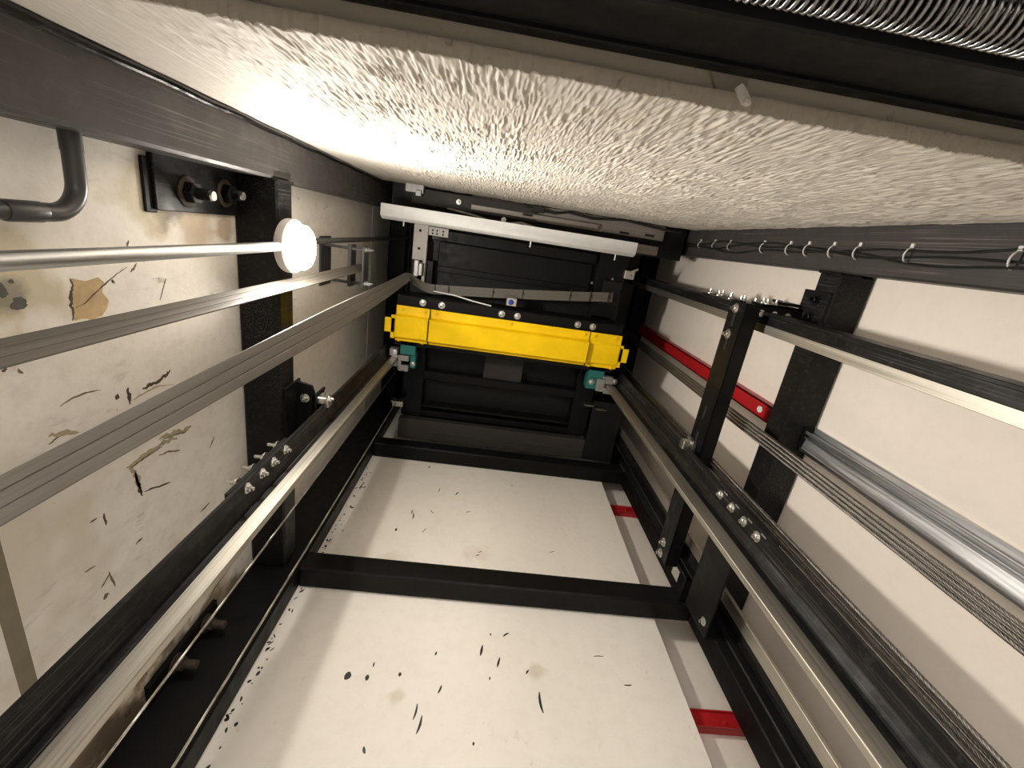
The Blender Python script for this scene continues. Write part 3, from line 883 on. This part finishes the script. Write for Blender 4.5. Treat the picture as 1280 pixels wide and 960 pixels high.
# ------------------------------------------------------------------ strut and red bars
st = thing('strut_channel', 'galvanised channel on the lower right wall ending at the black side beam', 'channel', (1.22, .54, PIT))
part('channel', MB().prism([(1.242, .490), (1.231, .490), (1.231, .512), (1.207, .512), (1.207, .505), (1.201, .505), (1.201, .518),
                            (1.224, .519), (1.224, .528), (1.203, .528), (1.203, .534), (1.212, .536), (1.206, .572), (1.199, .573), (1.199, .584), (1.207, .584), (1.228, .590), (1.242, .590)],
                           'Z', PIT, 1.428, .0012), M['galv'], st)
part('end_plate', MB().box(1.196, 1.242, .492, .588, 1.422, 1.4295, .001), M['black'], st)
rd = thing('red_channel', 'red painted channel on the right wall above the black side beam', 'channel', (1.22, .54, 1.53))
part('channel', MB().box(1.204, 1.242, .500, .508, 1.531, 3.40, .001).box(1.204, 1.209, .500, .572, 1.531, 3.40, .001).box(1.204, 1.242, .564, .572, 1.531, 3.40, .001), M['red'], rd)
part('paint_chip', MB().prism([(.522, 1.700), (.535, 1.690), (.548, 1.698), (.552, 1.716), (.540, 1.730), (.526, 1.722)], 'X', 1.2032, 1.2042), M['white'], rd, 'pale spot of bare paint')
for z, lb in ((1.075, 'lower red cross bar in the gap beside the back boards'), (2.345, 'upper red cross bar in the gap beside the back boards')):
    rbx = thing('red_bar', lb, 'bar', (.95, 1.53, z))
    part('bar', MB().box(.70, 1.235, 1.512, 1.517, z - .03, z + .03, .001).box(.70, 1.235, 1.505, 1.545, z - .03, z - .025, .001).box(.70, 1.235, 1.505, 1.545, z + .025, z + .03, .001), M['red'], rbx)
    bolt(rbx, (1.02, 1.512, z - .012), (0, -1, 0), .007, 'red', .004, .006)


# ------------------------------------------------------------------ ropes
def rope_mesh(r, pitch, length, seg, strands=6, n=5):
    mb = MB()
    rs = r * 0.40
    R_ = r - rs
    ns = int(length / pitch * seg)
    for k in range(strands):
        pts = []
        for i in range(ns + 1):
            a = 2 * math.pi * (i / seg + k / strands)
            pts.append((R_ * math.cos(a), R_ * math.sin(a), length * i / ns))
        mb.tube(pts, rs, n, False)
    mb.cyl((0, 0, 0), (0, 0, length), R_ * .9, 6)
    return mb.mesh('wire_rope', Vector((0, 0, 0)), 80)


ropeM = rope_mesh(.0062, .052, TOP - PIT - .02, 9)
ropeM.materials.append(M['rope'])
names = ('first', 'second', 'third', 'fourth')
for k in range(4):
    o = bpy.data.objects.new('wire_rope', ropeM)
    o.location = (1.050, .536 + .0135 * k, PIT + H + .01)
    o.rotation_euler.z = k * 1.1
    link(o, None, o.location)
    tag(o, ('twisted hoist rope, %s of the upper four, counted from the galvanised channel' % names[k]), 'rope', 'four hoist ropes over the right side beam')
for k in range(4):
    o = bpy.data.objects.new('wire_rope', ropeM)
    o.location = (.968 + .004 * (k % 2), .720 + .0128 * k, PIT + H + .01)
    o.rotation_euler.z = k * .9 + .4
    link(o, None, o.location)
    tag(o, ('twisted rope, %s of the lower four by the right car rail, counted from above' % names[k]), 'rope', 'lower ropes beside the right car rail')

wireM = rope_mesh(.0031, .030, TOP - PIT - .02, 8, 6, 4)
wireM.materials.append(M['wire'])
o = bpy.data.objects.new('governor_rope', wireM)
o.location = (-.620, 1.060, PIT + H + .01)
link(o, None, o.location)
tag(o, 'thin bright governor rope nearer the left wall, in front of the smoke-stained corner', 'rope')
wire2 = rope_mesh(.0031, .030, 2.54 - PIT - .02, 8, 6, 4)
wire2.materials.append(M['wire'])
o = bpy.data.objects.new('governor_rope', wire2)
o.location = (-.492, 1.062, PIT + H + .01)
link(o, None, o.location)
tag(o, 'thin governor rope along the edge of the back left column, clipped to the car', 'rope')

# ------------------------------------------------------------------ flat travelling cable
tc = thing('travelling_cable', 'flat grey ribbed travelling cable hanging by the left wall and tied under the car', 'cable', (-.55, .30, -.75))
secs = []   # centre, width vector, normal


def sec(P, Q):
    P = Vector(P); Q = Vector(Q)
    secs.append(((P + Q) / 2, Q - P))


for z in (2.26, 2.22, 2.10, 1.6, 1.0, .4, -.2, -.6):
    sec((-.655, .2325, z), (-.612, .2555, z))
for k in range(1, 8):
    a = k / 8 * math.pi
    c = Vector((-.6335 + (.171 * .5) * (1 - math.cos(a)), .244 + (.075 * .5) * (1 - math.cos(a)), -.6 - .12 * math.sin(a)))
    secs.append((c, Vector((.043, .023, 0)) * (1 - k / 8) + Vector((.03, .045, 0)) * (k / 8)))
for z, a, b in ((-.6, .655, .765), (-.2, .655, .765), (.1, .652, .763), (.4, .646, .762), (.8, .618, .767), (1.35, .590, .770), (1.9, .580, .745), (2.3, .568, .705), (2.48, .560, .690)):
    sec((-.480, .480 * a, z), (-.447, .447 * b, z))
# twist at the car and run along the underside
for c, w in (((-.462, .298, 2.545), (.012, .05, .004)), ((-.455, .305, 2.575), (-.004, .052, .02)), ((-.435, .322, 2.600), (-.012, .048, .022)),
             ((-.405, .340, 2.618), (-.012, .050, .01)), ((-.36, .352, 2.625), (-.004, .055, .002)), ((-.30, .351, 2.625), (0, .056, 0)),
             ((-.10, .335, 2.622), (0.004, .056, 0)), ((.15, .312, 2.620), (.004, .056, 0)), ((.45, .281, 2.622), (.005, .056, 0)), ((.725, .250, 2.630), (.005, .056, 0))):
    secs.append((Vector(c), Vector(w)))
# refine with Catmull-Rom
ref = []
for i in range(len(secs) - 1):
    p = [secs[max(0, min(len(secs) - 1, i + d))] for d in (-1, 0, 1, 2)]
    for s_ in range(6):
        t = s_ / 6
        ref.append(tuple(0.5 * ((2 * p[1][q]) + (p[2][q] - p[0][q]) * t + (2 * p[0][q] - 5 * p[1][q] + 4 * p[2][q] - p[3][q]) * t * t
                                + (3 * p[1][q] - p[0][q] - 3 * p[2][q] + p[3][q]) * t ** 3) for q in (0, 1)))
ref.append(secs[-1])
mb = MB()
prof = []
nr = 3
for k in range(nr):
    for (du, h) in ((.02, .45), (.07, 1), (.5, 1.12), (.93, 1), (.98, .45)):
        prof.append(((k + du) / nr - .5, h))
full = [(u, h * .0022) for u, h in prof] + [(u, -h * .0022) for u, h in prof[::-1]]
rings = []
for i, (c, w) in enumerate(ref):
    a = ref[max(i - 1, 0)][0]; b = ref[min(i + 1, len(ref) - 1)][0]
    t = (b - a).normalized()
    n = t.cross(w).normalized()
    rings.append([mb.bm.verts.new(c + w * u + n * h) for u, h in full])
for A, B in zip(rings, rings[1:]):
    for k in range(len(full)):
        k2 = (k + 1) % len(full)
        mb.bm.faces.new((A[k], A[k2], B[k2], B[k]))
mb.bm.faces.new(rings[0][::-1]); mb.bm.faces.new(rings[-1])
part('flat_cable', mb, M['cable'], tc, None, 30)
for x in (-.325, -.245, .015, .19, .47, .59, .70):
    y = .352 - (x + .3) * .099
    part('cable_tie', MB().box(x - .003, x + .003, y - .031, y + .031, 2.615, 2.634, .0008).box(x - .005, x + .005, y - .006, y + .004, 2.610, 2.617, .001), M['blackplastic'], tc, 'black cable tie')
wc = thing('cable_clamp', 'small metal clamp on the left wall above the lamp holding the flat cable', 'clamp', (-.72, .24, 2.15))
part('arm', MB().box(-.79, -.60, .150, .162, 2.13, 2.15, .001), M['plastic'], wc)
part('arm', MB().box(-.79, -.60, .305, .317, 2.13, 2.15, .001), M['plastic'], wc)
part('jaw', MB().box(-.672, -.657, .14, .33, 2.12, 2.20, .002), M['plastic'], wc)
part('jaw', MB().box(-.608, -.598, .14, .33, 2.12, 2.20, .002), M['plastic'], wc)
part('foot', MB().box(-.79, -.782, .12, .34, 2.09, 2.22, .001), M['plastic'], wc)
for y in (.155, .312):
    bolt(wc, (-.598, y, 2.18), (1, 0, 0), .009, 'castgrey', .02, .008)
    bolt(wc, (-.598, y, 2.145), (1, 0, 0), .009, 'castgrey', .02, .008)

# ------------------------------------------------------------------ cable run on the right front column
cr = thing('cable_run', 'loose black wires clipped along the inner face of the right front column', 'cable', (1.11, -.12, PIT))
for k, (dy, ph) in enumerate(((-.012, 0), (.0, 1.3), (.013, 2.6))):
    pts = []
    for i in range(90):
        z = PIT + .05 + (3.35 - PIT) * i / 89
        pts.append((1.1135 - .002 * k + .002 * math.sin(z * 9 + ph), -.112 + dy + .010 * math.sin(z * 5.3 + ph) + .006 * math.sin(z * 13 + 2 * ph), z))
    part('wire', MB().tube(pts, .0035, 6), M['blackplastic'], cr)
for i, z in enumerate((2.52, 2.35, 2.19, 1.905, 1.73, 1.625, 1.50, 1.39, 1.21, .95, .70)):
    pts = []
    rr_ = .020 if i > 2 else .016
    for k in range(9):
        a = math.pi * (k / 8) * .95 + .2
        pts.append((1.119 - rr_ * .9 * math.sin(a), -.112 - rr_ * math.cos(a), z + .004 * k / 8))
    part('cable_clip', MB().tube(pts, .0023, 8).box(1.112, 1.120, -.142, -.130, z - .005, z + .006, .001), M['white'] if i > 2 else M['greypaint'], cr, 'white cable clip' if i > 2 else None)

# ------------------------------------------------------------------ landing sill at the top of the plaster
ls = thing('landing_sill', 'dull metal sill assembly of the next landing above the plaster wall', 'sill', (.25, -.15, 2.66))
part('profile', MB().box(-.17, .955, -.188, -.105, 2.66, 2.70, .003), M['sillgrey'], ls)
part('profile', MB().box(-.40, .940, -.072, -.020, 2.66, 2.69, .003), M['sillgrey'], ls)
part('groove_strip', MB().box(-.17, .56, -.140, -.112, 2.630, 2.664, .003), M['sillgrey'], ls)
part('backing', MB().box(-.62, 1.10, -.20, -.010, 2.70, 2.72, .002), M['blackmatt'], ls)
part('header_plate', MB().box(-.50, .20, -.180, -.098, 2.635, 2.66, .003), M['greydark'], ls)
part('end_block', MB().box(-.53, -.43, -.195, -.150, 2.60, 2.66, .003).box(-.47, -.44, -.165, -.135, 2.585, 2.61, .002), M['castgrey'], ls)
for (x, y) in ((.72, -.118), (.87, -.125), (.78, -.046), (.15, -.13), (.60, -.05), (-.05, -.045)):
    part('slot', MB().box(x - .028, x + .028, y - .006, y + .006, 2.6285 if x < .5 and y < -.1 else 2.6585, 2.6605, 0), M['dark'], ls)
part('wire', MB().tube([(-.30, -.10, 2.64), (-.15, -.085, 2.63), (0.0, -.06, 2.64), (.12, -.085, 2.632), (.22, -.07, 2.645)], .006, 6), M['castgrey'], ls)
part('wire', MB().tube([(.12, -.175, 2.63), (.30, -.16, 2.625), (.38, -.178, 2.63), (.52, -.165, 2.63), (.70, -.185, 2.63), (.95, -.165, 2.63), (1.05, -.17, 2.66)], .008, 6), M['blackplastic'], ls)
part('connector', MB().box(.17, .24, -.185, -.150, 2.615, 2.64, .003).box(.02, .06, -.06, -.03, 2.62, 2.65, .002), M['blackplastic'], ls)
for (x, y) in ((-.24, -.14), (.02, -.085), (.42, -.06), (-.33, -.055)):
    bolt(ls, (x, y, 2.635), (0, 0, -1), .009, 'zinc', .010, .008)

# ------------------------------------------------------------------ the lift car seen from below
car = thing('lift_car', 'black lift car hanging high in the shaft with a yellow beam across its underside', 'lift car', (.135, .65, 2.48))
part('underside_panel', MB().box(-.487, .762, .0, 1.33, 2.80, 2.815, .002), M['blackmatt'], car)
part('body', MB().box(-.487, .762, .0, 1.33, 2.815, TOP - .02, .004), M['blackmatt'], car)
part('side_member', MB().box(-.486, -.357, .20, 1.204, 2.70, 2.80, .003), M['black'], car)
part('side_member', MB().box(.635, .756, .38, 1.204, 2.70, 2.80, .003), M['black'], car)
part('cross_member', MB().box(-.357, .635, .885, .940, 2.70, 2.78, .003), M['black'], car)
part('stub_plate', MB().box(.02, .27, .66, .886, 2.715, 2.77, .002), M['greydark'], car)
part('rear_lip', MB().box(-.357, .635, 1.120, 1.133, 2.70, 2.80, .002).box(-.357, .635, 1.165, 1.204, 2.715, 2.80, .002), M['black'], car)
part('rear_plate', MB().box(-.486, .756, 1.205, 1.344, 2.640, 2.70, .003), M['greydark'], car, 'dark grey rear plate')
part('plate_rib', MB().box(-.26, .74, 1.272, 1.285, 2.633, 2.641, .002), M['greydark'], car)
part('corner_plate', MB().box(.757, .955, .92, 1.344, 2.640, 2.652, .002), M['blackmatt'], car)
part('front_beam', MB().box(-.38, .60, .020, .080, 2.70, 2.80, .003), M['black'], car)
part('floor_pan', MB().box(-.34, .60, .085, .262, 2.765, 2.80, .004).box(-.34, .60, .225, .262, 2.752, 2.766, .003), M['black'], car)
part('corner_plate', MB().box(-.482, -.400, .005, .205, 2.682, 2.70, .003).box(-.415, -.398, .10, .34, 2.660, 2.70, .002), M['greypaint'], car, 'pale grey corner plate')
part('gusset_plate', MB().box(-.398, -.285, .010, .058, 2.688, 2.70, .002), M['greypaint'], car, 'small pale plate with six holes')
for (x, y) in ((-.375, .028), (-.35, .028), (-.315, .028), (-.375, .046), (-.35, .046), (-.315, .046)):
    part('hole', MB().cyl((x, y, 2.6865), (x, y, 2.69), .0055, 8), M['dark'], car)
for (x, y) in ((-.445, .04), (-.445, .14)):
    part('hole', MB().cyl((x, y, 2.6805), (x, y, 2.684), .008, 10), M['dark'], car)
part('cam_block', MB().box(-.455, -.405, .215, .285, 2.60, 2.70, .004).box(-.45, -.425, .20, .29, 2.585, 2.605, .003), M['castgrey'], car, 'grey block beside the cable twist')
part('side_plate', MB().box(.622, .795, .0, .40, 2.70, 2.712, .003), M['black'], car)
part('side_flap', MB().box(.665, .775, .16, .30, 2.66, 2.70, .003), M['blackmatt'], car)
part('roller_bracket', MB().box(.775, .835, .085, .135, 2.655, 2.70, .003).cyl((.80, .095, 2.65), (.845, .07, 2.65), .007, 10), M['zinc'], car, 'bright roller bracket')
for (x, y) in ((.695, .22), (.72, .15), (.60, .19)):
    part('hole', MB().cyl((x, y, 2.699), (x, y, 2.7025), .007, 8), M['castgrey'], car)
# toe guard bar along the sill edge
tg = part('toe_guard', MB().prism([(-.068, 2.40), (-.010, 2.40), (.006, 2.432), (.006, 2.50), (-.002, 2.50), (-.004, 2.436), (-.068, 2.408)], 'X', -.605, .735, .0015), M['whitepaint'], car, 'pale grey toe guard bar')
part('guard_stay', MB().box(-.56, -.545, -.018, -.004, 2.44, 2.82, .001).box(.64, .655, -.018, -.004, 2.44, 2.82, .001).box(-.56, .655, -.018, .004, 2.80, 2.815, .001), M['black'], car)
for (x, y) in ((-.49, .014), (.175, .022), (.635, .022)):
    part('pin', MB().cyl((x, y - .016, 2.425), (x, y + .014, 2.425), .0035, 8), M['whitepaint'], car)
# crosshead and yellow covers
part('crosshead', MB().box(-.52, .80, .395, .690, 2.53, 2.70, .004), M['black'], car)
for x in (-.374, -.267, .079, .171, .529, .619):
    bolt(car, (x, .425, 2.530), (0, 0, -1), .0125, 'zinc', 0, .013)


def yellow_piece(x0, x1, proud, tab=None):
    zb = 2.505            # flange plane; the face stands proud towards the pit
    pr = [(.452, zb + .004), (.452, zb), (.497, zb), (.503, zb - .006), (.512, zb - proud), (.628, zb - proud), (.634, zb - .006), (.638, zb), (.657, zb), (.657, zb + .004)]
    pr += [(.641, zb + .004), (.632, zb - proud + .004), (.508, zb - proud + .004), (.500, zb + .004)]
    mb = MB().prism(pr, 'X', x0, x1, .0008)
    if tab is not None:
        xa, xb = sorted(tab)
        mb.box(xa, xb, .523, .606, zb - proud, zb - proud + .006, .001)
        mid = xb - .018 if tab[1] > tab[0] else xb - .018
        if tab[0] > 0:
            mb.box(x1 - .002, x1 + .018, .506, .640, zb - proud, zb - proud + .006, .001)
        else:
            mb.box(x0 - .020, x0 + .002, .506, .640, zb - proud, zb - proud + .006, .001)
        # end flange plates
    # end caps
    cap = [(.500, zb + .002), (.511, zb - proud), (.629, zb - proud), (.640, zb + .002)]
    mb.prism(cap, 'X', x0, x0 + .003).prism(cap, 'X', x1 - .003, x1)
    return part('cover', mb, M['yellow'], car, 'yellow beam cover', 30)


yc = yellow_piece(-.322, .606, .042)
yl = yellow_piece(-.515, -.328, .030, (-.570, -.515))
yr = yellow_piece(.612, .800, .014, (.800, .852))
part('cover_backing', MB().box(-.516, .80, .452, .657, 2.5095, 2.531, .001), M['black'], car)
for p, xs_ in ((yc, (-.286, .139, .575)), (yl, (-.482, -.352)), (yr, (.637, .766))):
    for x in xs_:
        bolt(p, (x, .468, 2.504), (0, 0, -1), .0085, 'yellow', .004, .006)
for p, xs_ in ((yl, (-.493, -.355)), (yr, (.634, .771))):
    for x in xs_:
        bolt(p, (x, .648, 2.504), (0, 0, -1), .0085, 'yellow', .004, .006)
part('sensor', MB().box(.095, .155, .325, .372, 2.52, 2.60, .003), M['zinc'], car, 'small sensor with a blue lens')
part('lens', MB().lathe([(0, -.012), (.008, -.010), (.014, -.004), (.016, 0), (0, 0)], (.123, .350, 2.52), (0, 0, 1), 16), M['blue'], car, 'blue lens')
part('white_wire', MB().tube([(-.33, .362, 2.61), (-.20, .364, 2.57), (-.10, .379, 2.555), (.013, .392, 2.555)], .0042, 8), M['white'], car, 'thin white wire')
# safety gears gripping the guide rails
sg = part('safety_gear', MB().box(-.485, -.395, .660, .745, 2.53, 2.60, .004).box(-.425, -.392, .73, .83, 2.545, 2.62, .004), M['teal'], car, 'teal safety gear block')
part('jaw', MB().box(-.545, -.500, .715, .760, 2.525, 2.575, .003).box(-.53, -.49, .755, .768, 2.525, 2.575, .002).box(-.495, -.430, .752, .785, 2.528, 2.56, .003)
     .box(-.495, -.475, .752, .845, 2.532, 2.565, .003).box(-.485, -.430, .812, .848, 2.525, 2.56, .003).box(-.54, -.495, .79, .825, 2.53, 2.575, .003), M['castgrey'], sg, 'grey jaw')
part('mount', MB().box(-.48, -.40, .65, .85, 2.60, 2.71, .003), M['black'], car)
bolt(car, (-.407, .80, 2.545), (0, 0, -1), .009, 'zinc', .008, .008)
bolt(car, (-.515, .735, 2.525), (0, 0, -1), .009, 'zinc', .010, .008)
sg2 = part('safety_gear', MB().box(.655, .752, .660, .735, 2.53, 2.60, .004).box(.655, .715, .73, .81, 2.54, 2.62, .004), M['teal'], car, 'teal safety gear block')
part('jaw', MB().box(.715, .765, .735, .815, 2.525, 2.57, .003).box(.765, .815, .720, .764, 2.53, 2.575, .003).box(.765, .822, .790, .825, 2.525, 2.57, .003)
     .box(.745, .80, .716, .730, 2.522, 2.56, .002), M['castgrey'], sg2, 'grey jaw')
part('mount', MB().box(.66, .76, .65, .83, 2.60, 2.71, .003), M['black'], car)
bolt(car, (.683, .765, 2.54), (0, 0, -1), .012, 'zinc', .008, .009)
bolt(car, (.825, .742, 2.535), (0, 0, -1), .012, 'zinc', .010, .009)
part('rope_clip', MB().box(-.520, -.455, 1.045, 1.052, 2.52, 2.58, .001).box(-.520, -.455, 1.045, 1.10, 2.575, 2.58, .001).box(-.50, -.47, 1.05, 1.085, 2.535, 2.575, .003), M['zinc'], car, 'bright rope clip')
part('clip_arm', MB().box(-.47, -.455, 1.05, 1.065, 2.57, 2.71, .002), M['black'], car)
part('guide_shoe', MB().box(.770, .835, .96, .965, 2.60, 2.66, .001).box(.700, .835, .955, .962, 2.64, 2.71, .001), M['zinc'], car, 'bright edge of the lower shoe')

# ------------------------------------------------------------------ door header and its closing spring, close above the eye
dh = thing('door_header', 'black steel header of the landing door under the concrete lintel', 'header', (.2, -.25, .45))
part('plate', MB().box(-.66, 1.13, -.300, -.232, .512, .622, .003), M['blackmatt'], dh)
part('lip', MB().box(-.66, 1.13, -.236, -.226, .602, .624, .002), M['black'], dh)
part('track_shield', MB().box(-.66, 1.13, -.300, -.285, .330, .512, .003), M['greydark'], dh)  # dark panel behind the spring, lengthened downwards to shield it from the fill light
sp = thing('closing_spring', 'long bright coil spring hanging under the black door header', 'spring', (.5, -.245, .470))
mb = MB()
pts = []
RC, PC = .0215, .0078
x0, x1 = 0.03, 1.02
nt_ = int((x1 - x0) / PC)
for i in range(nt_ * 18 + 1):
    a = i / 18 * 2 * math.pi
    pts.append((x0 + PC * i / 18, -.250 + RC * math.cos(a), .470 + RC * math.sin(a)))
part('coil', mb.tube(pts, .0020, 7), M['springsteel'], sp, None, 80)
part('hook', MB().tube([(x0, -.2285, .470), (x0 - .01, -.235, .475), (x0 - .03, -.25, .475), (x0 - .05, -.255, .49), (x0 - .06, -.26, .515)], .0022, 8), M['zinc'], sp)
part('hook', MB().tube([(x1, -.2285, .470), (x1 + .02, -.24, .475), (x1 + .04, -.255, .49), (x1 + .05, -.26, .515)], .0022, 8), M['zinc'], sp)
